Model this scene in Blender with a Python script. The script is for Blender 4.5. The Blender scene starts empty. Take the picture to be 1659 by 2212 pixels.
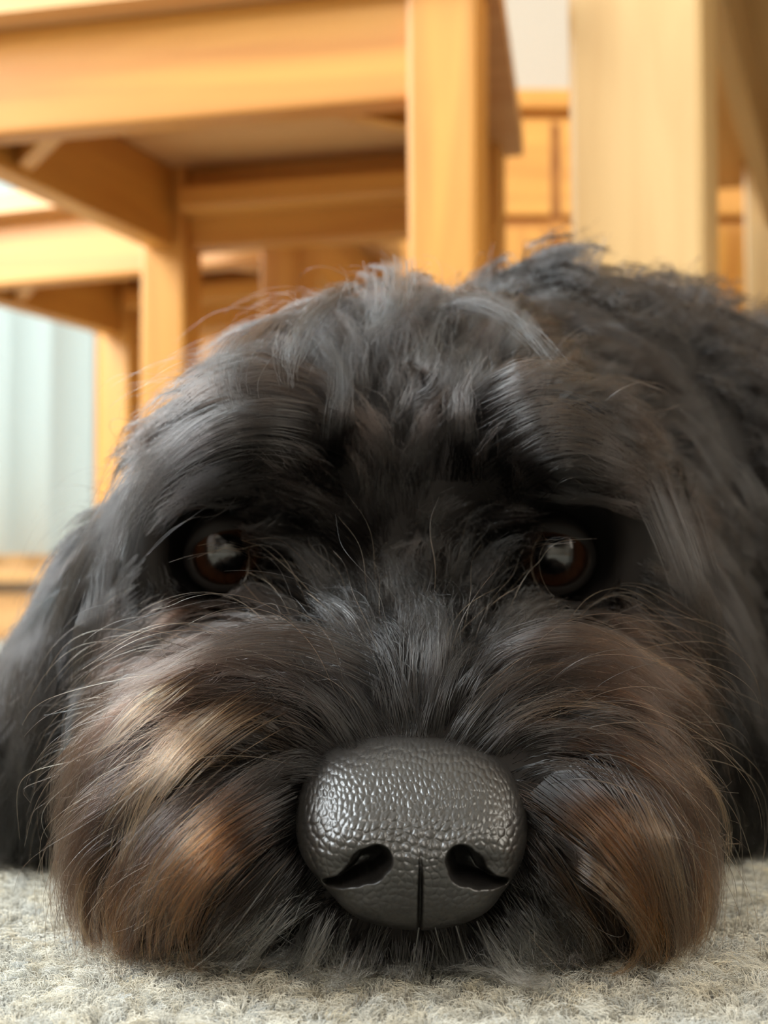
import bpy, bmesh, math, random
import numpy as np
from mathutils import Vector, Matrix, Euler

C = bpy.context.scene.collection
PI = math.pi
random.seed(7)
RNG = np.random.default_rng(7)

# ------------------------------------------------------------------ camera
CAM_H = 0.073          # the phone lies almost on the carpet
F_PX = 3096.0          # focal length in pixels of the 1659 px wide frame
HORIZON = 1300.0       # image row of the horizon
PITCH = math.atan((HORIZON - 1106.0) / F_PX)
cam_d = bpy.data.cameras.new('camera')
cam = bpy.data.objects.new('camera', cam_d)
C.objects.link(cam)
cam.location = (0, 0, CAM_H)
cam.rotation_euler = (PI / 2 + PITCH, 0, 0)
cam_d.sensor_fit = 'HORIZONTAL'
cam_d.sensor_width = 36.0
cam_d.lens = 36.0 * F_PX / 1659.0
cam_d.clip_start = 0.01
cam_d.dof.use_dof = True
cam_d.dof.focus_distance = 0.274
cam_d.dof.aperture_fstop = 23.0
bpy.context.scene.camera = cam

# ------------------------------------------------------------------ world, lights, exposure
scn = bpy.context.scene
scn.view_settings.view_transform = 'Standard'
scn.view_settings.look = 'None'
scn.view_settings.gamma = 1.0
scn.view_settings.use_curve_mapping = False
scn.view_settings.exposure = 0.68
scn.cycles.max_bounces = 8
scn.cycles.diffuse_bounces = 4
scn.cycles.glossy_bounces = 3
scn.cycles.transmission_bounces = 6
scn.cycles.transparent_max_bounces = 8
scn.cycles.caustics_reflective = False
scn.cycles.caustics_refractive = False
scn.cycles.sample_clamp_indirect = 4.0
scn.cycles.use_adaptive_sampling = True
scn.cycles.adaptive_threshold = 0.02
scn.cycles_curves.shape = 'RIBBONS'
scn.cycles_curves.subdivisions = 1

W = bpy.data.worlds.new('World'); scn.world = W; W.use_nodes = True
_wb = W.node_tree.nodes['Background']
_wb.inputs['Color'].default_value = (0.90, 1.0, 0.99, 1)
_wb.inputs['Strength'].default_value = 1.3


def area(name, loc, target, size, size_y, power, col):
    d = bpy.data.lights.new(name, 'AREA')
    d.shape = 'RECTANGLE'; d.size = size; d.size_y = size_y
    d.energy = power; d.color = col
    o = bpy.data.objects.new(name, d); C.objects.link(o)
    o.location = loc
    o.rotation_euler = (Vector(target) - Vector(loc)).to_track_quat('-Z', 'Y').to_euler()
    return o


# daylight entering through the four windows of the room
area('left_window_daylight', (-1.82, 0.55, 1.45), (0.0, 0.35, 0.1), 1.5, 1.3, 95, (0.88, 0.96, 1.0))
area('rear_window_daylight', (-0.55, -1.80, 1.75), (0.0, 0.8, 0.1), 1.1, 0.7, 22, (1.0, 0.95, 0.86))
area('back_window_daylight', (-1.00, 2.60, 1.60), (-0.05, 0.5, 0.2), 1.2, 1.0, 32, (0.74, 0.91, 1.0))
area('right_window_daylight', (2.1, 0.1, 1.3), (0.1, 0.9, 0.4), 1.2, 1.2, 20, (1.0, 0.93, 0.8))


def pix(px, py, depth):
    """World point of a photograph pixel at a distance DEPTH along +Y (for reading dimensions off the photo)."""
    a = (px - 829.5) / F_PX
    b = (1106.0 - py) / F_PX
    cy, sy = math.cos(PITCH), math.sin(PITCH)
    d = np.array([a, cy - b * sy, sy + b * cy])
    return np.array([0, 0, CAM_H]) + d * (depth / d[1])


# ------------------------------------------------------------------ node helpers
def new_mat(name):
    m = bpy.data.materials.new(name); m.use_nodes = True
    nt = m.node_tree
    b = nt.nodes['Principled BSDF']
    return m, nt, b


def N(nt, kind, **kw):
    n = nt.nodes.new(kind)
    for k, v in kw.items():
        if k.startswith('i_'):
            n.inputs[k[2:].replace('_', ' ')].default_value = v
        else:
            setattr(n, k, v)
    return n


def plain(name, col, rough=0.6):
    m, nt, b = new_mat(name)
    b.inputs['Base Color'].default_value = (*col, 1)
    b.inputs['Roughness'].default_value = rough
    return m


def wood(name, ca, cb, rough=0.42, axis='Z', grain=1.0):
    m, nt, b = new_mat(name)
    tc = N(nt, 'ShaderNodeTexCoord')
    mp = N(nt, 'ShaderNodeMapping')
    s = {'X': (1.2, 14, 14), 'Y': (14, 1.2, 14), 'Z': (14, 14, 1.2)}[axis]
    mp.inputs['Scale'].default_value = [v * grain for v in s]
    nz = N(nt, 'ShaderNodeTexNoise'); nz.inputs['Scale'].default_value = 2.2
    nz.inputs['Detail'].default_value = 5; nz.inputs['Distortion'].default_value = 0.9
    wv = N(nt, 'ShaderNodeTexNoise'); wv.inputs['Scale'].default_value = 9
    cr = N(nt, 'ShaderNodeValToRGB')
    cr.color_ramp.elements[0].position = 0.3; cr.color_ramp.elements[0].color = (*ca, 1)
    cr.color_ramp.elements[1].position = 0.72; cr.color_ramp.elements[1].color = (*cb, 1)
    bp = N(nt, 'ShaderNodeBump'); bp.inputs['Strength'].default_value = 0.08
    L = nt.links.new
    L(tc.outputs['Object'], mp.inputs['Vector'])
    L(mp.outputs['Vector'], nz.inputs['Vector']); L(mp.outputs['Vector'], wv.inputs['Vector'])
    L(nz.outputs['Fac'], cr.inputs['Fac']); L(cr.outputs['Color'], b.inputs['Base Color'])
    L(wv.outputs['Fac'], bp.inputs['Height']); L(bp.outputs['Normal'], b.inputs['Normal'])
    b.inputs['Roughness'].default_value = rough
    return m


M = {}
PINE_A, PINE_B = (0.49, 0.195, 0.034), (0.68, 0.335, 0.068)
M['pine_x'] = wood('pine_along_x', PINE_A, PINE_B, axis='X')
M['pine_y'] = wood('pine_along_y', PINE_A, PINE_B, axis='Y')
M['pine_z'] = wood('pine_along_z', PINE_A, PINE_B, axis='Z')
M['pine_pale'] = wood('pale_pine_board', (0.62, 0.32, 0.12), (0.76, 0.46, 0.20), axis='X')
M['oak_z'] = wood('oak_upright', (0.48, 0.285, 0.105), (0.60, 0.395, 0.175), axis='Z')
M['oak_x'] = wood('oak_along_x', (0.48, 0.285, 0.105), (0.60, 0.395, 0.175), axis='X')
M['oak_y'] = wood('oak_along_y', (0.48, 0.285, 0.105), (0.60, 0.395, 0.175), axis='Y')
M['wall'] = plain('wall_paint', (0.50, 0.45, 0.38), 0.9)
M['ceiling'] = plain('ceiling_paint', (0.86, 0.85, 0.82), 0.9)
M['trim'] = wood('trim_wood', (0.60, 0.30, 0.10), (0.74, 0.44, 0.18), axis='X')
M['metal'] = plain('screw_metal', (0.4, 0.38, 0.35), 0.35)
M['metal'].node_tree.nodes['Principled BSDF'].inputs['Metallic'].default_value = 0.9


# ------------------------------------------------------------------ mesh helpers
def link_mesh(name, me, mat=None, parent=None, smooth=False):
    o = bpy.data.objects.new(name, me)
    C.objects.link(o)
    if mat is not None and len(me.materials) == 0:
        me.materials.append(mat)
    if smooth:
        me.polygons.foreach_set('use_smooth', np.ones(len(me.polygons), dtype=bool))
    if parent is not None:
        o.parent = parent
    return o


def from_bm(name, bm, mat=None, parent=None, smooth=False):
    me = bpy.data.meshes.new(name); bm.to_mesh(me); bm.free()
    return link_mesh(name, me, mat, parent, smooth)


def from_np(name, v, f, mat=None, parent=None, smooth=True):
    """mesh from a vertex array and an (n, 4) or (n, 3) face array"""
    me = bpy.data.meshes.new(name)
    v = np.asarray(v, np.float32); f = np.asarray(f, np.int32)
    n, k = f.shape
    me.vertices.add(len(v)); me.vertices.foreach_set('co', v.ravel())
    me.loops.add(n * k); me.loops.foreach_set('vertex_index', f.ravel())
    me.polygons.add(n); me.polygons.foreach_set('loop_start', np.arange(0, n * k, k, dtype=np.int32))
    me.update(calc_edges=True); me.validate()
    return link_mesh(name, me, mat, parent, smooth)


def box_bm(lo, hi, bevel=0.0, taper=None, seg=2):
    """box from corner to corner; TAPER scales its lower end in x and y"""
    bm = bmesh.new()
    bmesh.ops.create_cube(bm, size=1.0)
    lo, hi = Vector(lo), Vector(hi)
    for v in bm.verts:
        p = Vector((0.5 + v.co.x, 0.5 + v.co.y, 0.5 + v.co.z))
        q = Vector((lo[i] + (hi[i] - lo[i]) * p[i] for i in range(3)))
        if taper and p.z < 0.5:
            c = (lo + hi) / 2
            q.x = c.x + (q.x - c.x) * taper; q.y = c.y + (q.y - c.y) * taper
        v.co = q
    if bevel:
        bmesh.ops.bevel(bm, geom=bm.edges[:], offset=bevel, segments=seg, profile=0.6, affect='EDGES')
    return bm


def hexa_bm(lower, upper, bevel=0.0):
    """six-sided block from four lower and four upper corners (counter-clockwise)"""
    bm = bmesh.new()
    a = [bm.verts.new(p) for p in lower]; b = [bm.verts.new(p) for p in upper]
    bm.faces.new(a[::-1]); bm.faces.new(b)
    for i in range(4):
        j = (i + 1) % 4
        bm.faces.new((a[i], a[j], b[j], b[i]))
    bmesh.ops.recalc_face_normals(bm, faces=bm.faces[:])
    if bevel:
        bmesh.ops.bevel(bm, geom=bm.edges[:], offset=bevel, segments=2, profile=0.6, affect='EDGES')
    return bm


def tag(o, label=None, cat=None, group=None, kind=None):
    for k, v in (('label', label), ('category', cat), ('group', group), ('kind', kind)):
        if v:
            o[k] = v
    return o


def empty(name, loc, rz=0.0):
    o = bpy.data.objects.new(name, None); C.objects.link(o)
    o.empty_display_size = 0.05
    o.location = loc; o.rotation_euler = (0, 0, rz)
    return o


def copy_tree(o, parent=None):
    kids = list(o.children)
    c = o.copy(); C.objects.link(c)
    if parent is not None:
        c.parent = parent
    for ch in kids:
        copy_tree(ch, c)
    return c


# ------------------------------------------------------------------ the room
RX0, RX1, RY0, RY1, RH = -1.95, 2.25, -2.0, 2.75, 2.35


def wall_with_hole(name, axis, pos, a0, a1, holes, out):
    """wall of 0.1 m thickness in the plane AXIS = POS from a0 to a1, with rectangular holes (a, b, z0, z1)"""
    bm = bmesh.new()

    def blk(u0, u1, z0, z1):
        if u1 - u0 < 1e-4 or z1 - z0 < 1e-4:
            return
        if axis == 'y':
            sub = box_bm((u0, min(pos, pos + out), z0), (u1, max(pos, pos + out), z1))
        else:
            sub = box_bm((min(pos, pos + out), u0, z0), (max(pos, pos + out), u1, z1))
        me = bpy.data.meshes.new('tmp'); sub.to_mesh(me); sub.free(); bm.from_mesh(me); bpy.data.meshes.remove(me)
    u = a0
    for (h0, h1, z0, z1) in sorted(holes):
        blk(u, h0, 0, RH); blk(h0, h1, 0, z0); blk(h0, h1, z1, RH); u = h1
    blk(u, a1, 0, RH)
    return tag(from_bm(name, bm, M['wall']), kind='structure')


WB = (-1.75, -0.40, 0.14, 2.10)      # back window: x0, x1, z0, z1
WL = (-0.25, 1.35, 0.70, 2.15)       # left window: y0, y1, z0, z1
WF = (-1.15, 0.05, 1.30, 2.15)      # window behind the camera
WR = (-0.55, 0.75, 0.70, 1.95)       # window in the right wall
wall_with_hole('wall_back', 'y', RY1, RX0 - .1, RX1 + .1, [WB], 0.1)
wall_with_hole('wall_front', 'y', RY0, RX0 - .1, RX1 + .1, [WF], -0.1)
wall_with_hole('wall_left', 'x', RX0, RY0, RY1, [WL], -0.1)
wall_with_hole('wall_right', 'x', RX1, RY0, RY1, [WR], 0.1)
tag(from_bm('ceiling', box_bm((RX0 - .1, RY0 - .1, RH), (RX1 + .1, RY1 + .1, RH + .1)), M['ceiling']), kind='structure')

glass_m, nt, b = new_mat('window_glass')
for n_ in list(nt.nodes):
    if n_.type != 'OUTPUT_MATERIAL':
        nt.nodes.remove(n_)
_tr = N(nt, 'ShaderNodeBsdfTransparent'); _gl = N(nt, 'ShaderNodeBsdfGlossy'); _gl.inputs['Roughness'].default_value = 0.02
_mx = N(nt, 'ShaderNodeMixShader'); _mx.inputs[0].default_value = 0.05
nt.links.new(_tr.outputs[0], _mx.inputs[1]); nt.links.new(_gl.outputs[0], _mx.inputs[2])
nt.links.new(_mx.outputs[0], nt.nodes['Material Output'].inputs['Surface'])


def window(n, axis, pos, out, rect, sill=True):
    a0, a1, z0, z1 = rect
    root = tag(empty('window_%d' % n, ((a0 + a1) / 2, pos, z0) if axis == 'y' else (pos, (a0 + a1) / 2, z0)), kind='structure')
    inv = root.location

    def bx(name, u0, u1, zz0, zz1, d0, d1, mat):
        lo, hi = ((u0, d0, zz0), (u1, d1, zz1)) if axis == 'y' else ((d0, u0, zz0), (d1, u1, zz1))
        lo = [min(p, q) for p, q in zip(lo, hi)] if False else lo
        l2 = [min(p, q) - c for p, q, c in zip(lo, hi, inv)]; h2 = [max(p, q) - c for p, q, c in zip(lo, hi, inv)]
        return from_bm(name, box_bm(l2, h2, 0.003 if mat is not glass_m else 0), mat, root)
    d0, d1 = pos + out * 0.02, pos + out * 0.08
    w = 0.055
    bx('jamb', a0, a0 + w, z0, z1, d0, d1, M['trim']); bx('jamb', a1 - w, a1, z0, z1, d0, d1, M['trim'])
    bx('rail', a0, a1, z0, z0 + w, d0, d1, M['trim']); bx('rail', a0, a1, z1 - w, z1, d0, d1, M['trim'])
    mid = (a0 + a1) / 2
    bx('mullion', mid - .03, mid + .03, z0, z1, d0, d1, M['trim'])
    for u0, u1 in ((a0 + w, mid - .03), (mid + .03, a1 - w)):
        bx('pane', u0, u1, z0 + w, z1 - w, pos + out * .048, pos + out * .052, glass_m)
    if sill:
        bx('sill', a0 - .04, a1 + .04, z0 - .03, z0, pos - out * .06, pos + out * .02, M['trim'])
    return root


window(1, 'y', RY1, 1, WB)
window(2, 'x', RX0, -1, WL)
window(3, 'y', RY0, -1, WF)
window(4, 'x', RX1, 1, WR)

base_m = M['trim']
tag(from_bm('baseboard_back', box_bm((RX0, RY1 - .015, 0), (RX1, RY1, .09), .003), base_m), kind='structure')
tag(from_bm('baseboard_left', box_bm((RX0, RY0, 0), (RX0 + .015, RY1 - .015, .09), .003), base_m), kind='structure')
tag(from_bm('baseboard_right', box_bm((RX1 - .015, RY0, 0), (RX1, RY1 - .015, .09), .003), base_m), kind='structure')

# vertical blind in front of the back window: separate cloth slats, lit from outside
blind_m, nt, b = new_mat('blind_cloth')
b.inputs['Base Color'].default_value = (0.64, 0.67, 0.64, 1); b.inputs['Roughness'].default_value = 0.8
_tl = N(nt, 'ShaderNodeBsdfTranslucent'); _tl.inputs['Color'].default_value = (0.82, 0.86, 0.83, 1)
_mx = N(nt, 'ShaderNodeMixShader'); _mx.inputs[0].default_value = 0.6
nt.links.new(b.outputs[0], _mx.inputs[1]); nt.links.new(_tl.outputs[0], _mx.inputs[2])
nt.links.new(_mx.outputs[0], nt.nodes['Material Output'].inputs['Surface'])
blind = tag(empty('vertical_blind', (-1.07, 2.66, 2.16)), 'pale vertical blind of cloth slats drawn across the bright window', 'blind')
from_bm('head_rail', box_bm((-.72, -.025, 0), (.72, .025, .04), .004), M['ceiling'], blind)
sb = bmesh.new()
vs = []
for z in (0.0, -2.0):
    for i in range(5):
        u = -0.043 + 0.086 * i / 4
        vs.append(sb.verts.new((u, 0.006 * (1 - (u / 0.043) ** 2), z)))
for i in range(4):
    sb.faces.new((vs[i], vs[i + 1], vs[i + 6], vs[i + 5]))
bmesh.ops.solidify(sb, geom=sb.faces[:], thickness=0.0006)
slat0 = from_bm('slat', sb, blind_m, blind, True)
for i in range(18):
    s = slat0 if i == 0 else slat0.copy()
    if i:
        C.objects.link(s); s.parent = blind
    s.location = (-.66 + i * 0.0765, 0, 0)
    s.rotation_euler = (0, 0, math.radians(38 + random.uniform(-5, 5)))


# ------------------------------------------------------------------ chairs
def make_chair(label, fw, bw, depth, loc, rz, leg=0.044, rail0=0.37, rail1=0.43, top=0.452, back=True, over=0.014):
    """chair with its origin on the floor under the seat's middle; its front edge looks towards -Y"""
    r = tag(empty('wooden_chair', loc, rz), label, 'chair')
    y0, y1 = -depth / 2, depth / 2
    pts = {'fl': (-fw / 2 + leg / 2, y0 + leg / 2), 'fr': (fw / 2 - leg / 2, y0 + leg / 2),
           'bl': (-bw / 2 + leg / 2, y1 - leg / 2), 'br': (bw / 2 - leg / 2, y1 - leg / 2)}
    h = leg / 2
    for k, (x, y) in pts.items():
        up = rail1 if (k[0] == 'f' or not back) else 0.86
        from_bm('leg', box_bm((x - h, y - h, 0.002), (x + h, y + h, up), 0.004, 0.9), M['pine_z'], r)
    t = 0.024

    def rail(a, b, mat, z0, z1, th=t, inset=0.0):
        a, b = Vector((*pts[a], 0)), Vector((*pts[b], 0))
        d = (b - a).normalized(); nrm = Vector((-d.y, d.x, 0))
        a = a + d * (h - .002) + nrm * inset; b = b - d * (h - .002) + nrm * inset
        o = nrm * th / 2
        lo = [a - o, b - o, b + o, a + o]
        return from_bm('seat_rail', hexa_bm([p + Vector((0, 0, z0)) for p in lo], [p + Vector((0, 0, z1)) for p in lo], .003), mat, r)
    rail('fl', 'fr', M['pine_x'], rail0, rail1); rail('bl', 'br', M['pine_x'], rail0, rail1)
    rail('fl', 'bl', M['pine_y'], rail0, rail1); rail('fr', 'br', M['pine_y'], rail0, rail1)
    # cleat that carries the seat along the back rail and the corner blocks
    x = bw / 2 - leg
    from_bm('cleat', box_bm((-x, y1 - leg - .022, rail0 + .027), (x, y1 - leg / 2 - t / 2, rail0 + .048), .003), M['pine_x'], r)
    for sx in (-1, 1):
        c = Vector((sx * (fw / 2 - leg), y0 + leg))
        lo = [(c.x, c.y + .05), (c.x - sx * .05, c.y - .005), (c.x - sx * .068, c.y - .005), (c.x, c.y + .068)]
        from_bm('corner_block', hexa_bm([(p[0], p[1], rail0 + .006) for p in lo], [(p[0], p[1], rail1 - .004) for p in lo]), M['pine_x'], r)
    # dished seat board
    bm = bmesh.new()
    nx, ny = 12, 12
    g0, g1 = [], []
    for j in range(ny + 1):
        v = j / ny
        y = y0 - over + (depth + (over if back else 2 * over)) * v
        hw = (fw + (bw - fw) * v) / 2 + over
        for i in range(nx + 1):
            u = -1 + 2 * i / nx
            dish = -0.004 * max(0, 1 - u * u) * max(0, 1 - (2 * v - 1) ** 2)
            g0.append(bm.verts.new((u * hw, y, rail1 + .0005))); g1.append(bm.verts.new((u * hw, y, top + dish)))
    w = nx + 1
    for j in range(ny):
        for i in range(nx):
            a = j * w + i
            bm.faces.new((g0[a], g0[a + w], g0[a + w + 1], g0[a + 1])); bm.faces.new((g1[a], g1[a + 1], g1[a + w + 1], g1[a + w]))
    for i in range(nx):
        bm.faces.new((g0[i], g0[i + 1], g1[i + 1], g1[i])); a = ny * w + i
        bm.faces.new((g0[a + 1], g0[a], g1[a], g1[a + 1]))
    for j in range(ny):
        a = j * w; bm.faces.new((g0[a + w], g0[a], g1[a], g1[a + w])); a += nx
        bm.faces.new((g0[a], g0[a + w], g1[a + w], g1[a]))
    from_bm('seat', bm, M['pine_pale'], r)
    if back:
        bx = bw / 2 - leg
        from_bm('top_rail', box_bm((-bx, y1 - leg / 2 - .012, .79), (bx, y1 - leg / 2 + .012, .855), .004), M['pine_x'], r)
        for i in range(4):
            cx = -bx + 2 * bx * (i + 1) / 5
            from_bm('back_slat', box_bm((cx - .018, y1 - leg / 2 - .006, top), (cx + .018, y1 - leg / 2 + .006, .79), .003), M['pine_z'], r)
    return r


R = math.radians


def anchored(ax, ay, lx, ly, rz):
    """seat-centre position for which the local floor point (lx, ly) stands at (ax, ay)"""
    c, s = math.cos(rz), math.sin(rz)
    return (ax - c * lx + s * ly, ay - s * lx - c * ly, 0)


# front chair: its front right leg stands at (0.040, 0.885)
make_chair('pine chair at upper left of photo, front leg beside the thick oak table leg', 0.405, 0.325, 0.37,
           anchored(0.040, 0.885, 0.405 / 2 - .023, -0.37 / 2 + .023, R(-14)), R(-14), leg=0.045, rail0=0.387, rail1=0.459, top=0.478)
# second chair: its rear left leg stands at (-0.303, 1.61)
make_chair('pine chair standing before the vertical blind, seen below the front chair', 0.42, 0.36, 0.33,
           anchored(-0.316, 1.72, -0.36 / 2 + .022, 0.33 / 2 - .022, R(-20)), R(-20), rail0=0.392, rail1=0.458, top=0.478)
make_chair('pine chair half hidden between the dog head and the front chair', 0.28, 0.27, 0.34,
           anchored(-0.143, 2.00, 0.28 / 2 - .022, -0.34 / 2 + .022, R(2)), R(2), rail0=0.385, rail1=0.455, top=0.50)

# ------------------------------------------------------------------ table
table = tag(empty('dining_table', anchored(0.1675, 0.902, -0.40, -0.65, R(-19)), R(-19)), 'oak dining table whose thick square leg stands behind the dog', 'table')
TW, TD = 0.80, 1.30   # between leg centres
LEG = 0.086
for sx in (-1, 1):
    for sy in (-1, 1):
        x, y = sx * TW / 2, sy * TD / 2
        from_bm('leg', box_bm((x - LEG / 2, y - LEG / 2, .002), (x + LEG / 2, y + LEG / 2, .73), .005, .93), M['oak_z'], table)
for sy in (-1, 1):
    y = sy * TD / 2
    from_bm('apron', box_bm((-TW / 2 + LEG / 2, y - .012, .63), (TW / 2 - LEG / 2, y + .012, .73), .003), M['oak_x'], table)
for sx in (-1, 1):
    x = sx * TW / 2
    from_bm('apron', box_bm((x - .012, -TD / 2 + LEG / 2, .63), (x + .012, TD / 2 - LEG / 2, .73), .003), M['oak_y'], table)
for i in range(6):
    w = (TW + .2) / 6
    x0 = -(TW + .2) / 2 + i * w
    from_bm('tabletop_plank', box_bm((x0 + .0006, -TD / 2 - .1, .7305), (x0 + w - .0006, TD / 2 + .1, .758), .002), M['oak_y'], table)


# pine sideboard along the back wall
side = tag(empty('sideboard', (0.95, 2.56, 0)), 'tall pine sideboard along the back wall behind the chairs', 'sideboard')
from_bm('carcass', box_bm((-1.12, -.17, .06), (1.12, .17, .90), .004), M['pine_x'], side)
from_bm('plinth', box_bm((-1.09, -.15, .001), (1.09, .16, .06), .003), M['pine_x'], side)
from_bm('worktop', box_bm((-1.14, -.20, .90), (1.14, .175, .935), .006), M['pine_x'], side)
for i in range(5):
    x0 = -1.10 + i * .44
    d = from_bm('door', box_bm((x0 + .008, -.19, .09), (x0 + .432, -.171, .70), .004), M['pine_z'], side)
    k = from_bm('knob', box_bm((x0 + .38, -.212, .46), (x0 + .40, -.191, .48), .006), M['metal'], d)
    w = from_bm('drawer', box_bm((x0 + .008, -.19, .72), (x0 + .432, -.171, .885), .004), M['pine_x'], side)
    k = from_bm('knob', box_bm((x0 + .21, -.212, .79), (x0 + .23, -.191, .81), .006), M['metal'], w)

# ------------------------------------------------------------------ the dog: one continuous body surface
def rot(rx=0, ry=0, rz=0):
    return np.array(Euler((R(rx), R(ry), R(rz))).to_matrix())


def d_ell(p, c, r, m=None):
    q = p - np.asarray(c)
    if m is not None:
        q = q @ m                      # world to local
    r = np.asarray(r)
    k0 = np.sqrt(((q / r) ** 2).sum(-1)) + 1e-9
    k1 = np.sqrt(((q / (r * r)) ** 2).sum(-1)) + 1e-9
    return k0 * (k0 - 1.0) / k1


def d_cap(p, a, b, ra, rb):
    a, b = np.asarray(a, float), np.asarray(b, float)
    ab = b - a
    t = np.clip(((p - a) @ ab) / (ab @ ab), 0, 1)
    return np.linalg.norm(p - (a + t[..., None] * ab), axis=-1) - (ra + (rb - ra) * t)


def smin(a, b, k):
    h = np.clip(0.5 + 0.5 * (b - a) / k, 0, 1)
    return b * (1 - h) + a * h - k * h * (1 - h)


def smax(a, b, k):
    return -smin(-a, -b, k)


EYE_L, EYE_R = np.array([-0.0378, 0.3465, 0.0850]), np.array([0.0405, 0.3465, 0.0845])
EYE_RAD = 0.0098
LEFT_M, RIGHT_M = rot(0, 18, 12), rot(0, -16, -12)


def sdf(p):
    # head
    d = d_ell(p, (0.004, 0.394, 0.100), (0.050, 0.060, 0.052))                    # cranium
    d = smin(d, d_ell(p, (-0.029, 0.340, 0.109), (0.021, 0.024, 0.013)), 0.014)     # brows
    d = smin(d, d_ell(p, (0.036, 0.340, 0.109), (0.021, 0.024, 0.013)), 0.014)
    d = smin(d, d_ell(p, (-0.053, 0.352, 0.086), (0.009, 0.020, 0.024)), 0.012)     # temples
    d = smin(d, d_ell(p, (0.059, 0.352, 0.086), (0.009, 0.020, 0.024)), 0.012)
    d = smin(d, d_ell(p, (0.004, 0.347, 0.098), (0.019, 0.020, 0.019)), 0.012)      # forehead
    d = smin(d, d_ell(p, (-0.046, 0.376, 0.056), (0.024, 0.036, 0.034)), 0.02)      # cheeks
    d = smin(d, d_ell(p, (0.050, 0.376, 0.056), (0.024, 0.036, 0.034)), 0.02)
    d = smin(d, d_cap(p, (0.0035, 0.350, 0.072), (0.0045, 0.283, 0.036), 0.019, 0.013), 0.014)   # bridge
    d = smin(d, d_ell(p, (-0.025, 0.311, 0.032), (0.031, 0.042, 0.0275)), 0.016)     # lips and jaw
    d = smin(d, d_ell(p, (0.029, 0.311, 0.032), (0.030, 0.042, 0.0275)), 0.016)
    d = smin(d, d_ell(p, (0.005, 0.2985, 0.0150), (0.026, 0.032, 0.0120)), 0.010)      # chin
    # ears
    d = smin(d, d_ell(p, (-0.064, 0.412, 0.080), (0.012, 0.030, 0.032), LEFT_M), 0.018)
    d = smin(d, d_ell(p, (-0.090, 0.396, 0.048), (0.009, 0.030, 0.036), LEFT_M), 0.014)
    d = smin(d, d_ell(p, (0.071, 0.416, 0.080), (0.012, 0.030, 0.032), RIGHT_M), 0.018)
    d = smin(d, d_ell(p, (0.091, 0.402, 0.050), (0.009, 0.030, 0.036), RIGHT_M), 0.014)
    # neck, chest, trunk, hips
    d = smin(d, d_cap(p, (0.015, 0.42, 0.090), (0.095, 0.55, 0.102), 0.054, 0.084), 0.03)
    d = smin(d, d_ell(p, (0.056, 0.505, 0.136), (0.036, 0.055, 0.058)), 0.03)        # withers
    d = smin(d, d_cap(p, (0.095, 0.56, 0.096), (0.30, 0.74, 0.092), 0.087, 0.090), 0.03)
    d = smin(d, d_ell(p, (0.36, 0.79, 0.085), (0.105, 0.10, 0.085)), 0.04)
    # legs folded on the floor: fore legs beside the head, hind thighs, tail
    d = smin(d, d_cap(p, (-0.005, 0.54, 0.060), (-0.105, 0.560, 0.036), 0.048, 0.026), 0.03)
    d = smin(d, d_cap(p, (-0.105, 0.560, 0.034), (-0.135, 0.440, 0.022), 0.024, 0.017), 0.02)
    d = smin(d, d_ell(p, (-0.138, 0.420, 0.017), (0.020, 0.028, 0.016)), 0.012)
    d = smin(d, d_cap(p, (0.150, 0.54, 0.060), (0.175, 0.470, 0.036), 0.048, 0.028), 0.03)
    d = smin(d, d_cap(p, (0.175, 0.470, 0.030), (0.185, 0.385, 0.021), 0.024, 0.018), 0.02)
    d = smin(d, d_ell(p, (0.186, 0.365, 0.017), (0.020, 0.028, 0.016)), 0.012)
    d = smin(d, d_cap(p, (0.42, 0.72, 0.065), (0.33, 0.61, 0.040), 0.062, 0.036), 0.03)
    d = smin(d, d_cap(p, (0.33, 0.61, 0.030), (0.40, 0.56, 0.022), 0.026, 0.020), 0.02)
    d = smin(d, d_cap(p, (0.43, 0.87, 0.06), (0.40, 0.97, 0.028), 0.024, 0.014), 0.02)
    # eye sockets and the flat underside
    for e in (EYE_L, EYE_R):
        d = smax(d, -(np.linalg.norm(p - (e + np.array([0, -0.0045, 0.0])), axis=-1) - 0.0135), 0.006)
    d = smax(d, 0.0035 - p[..., 2], 0.006)
    return d


def sdf_grad(p, e=6e-4):
    g = np.stack([sdf(p + np.array(o)) - sdf(p - np.array(o)) for o in ((e, 0, 0), (0, e, 0), (0, 0, e))], -1)
    return g / (np.linalg.norm(g, axis=-1, keepdims=True) + 1e-12)


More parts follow.
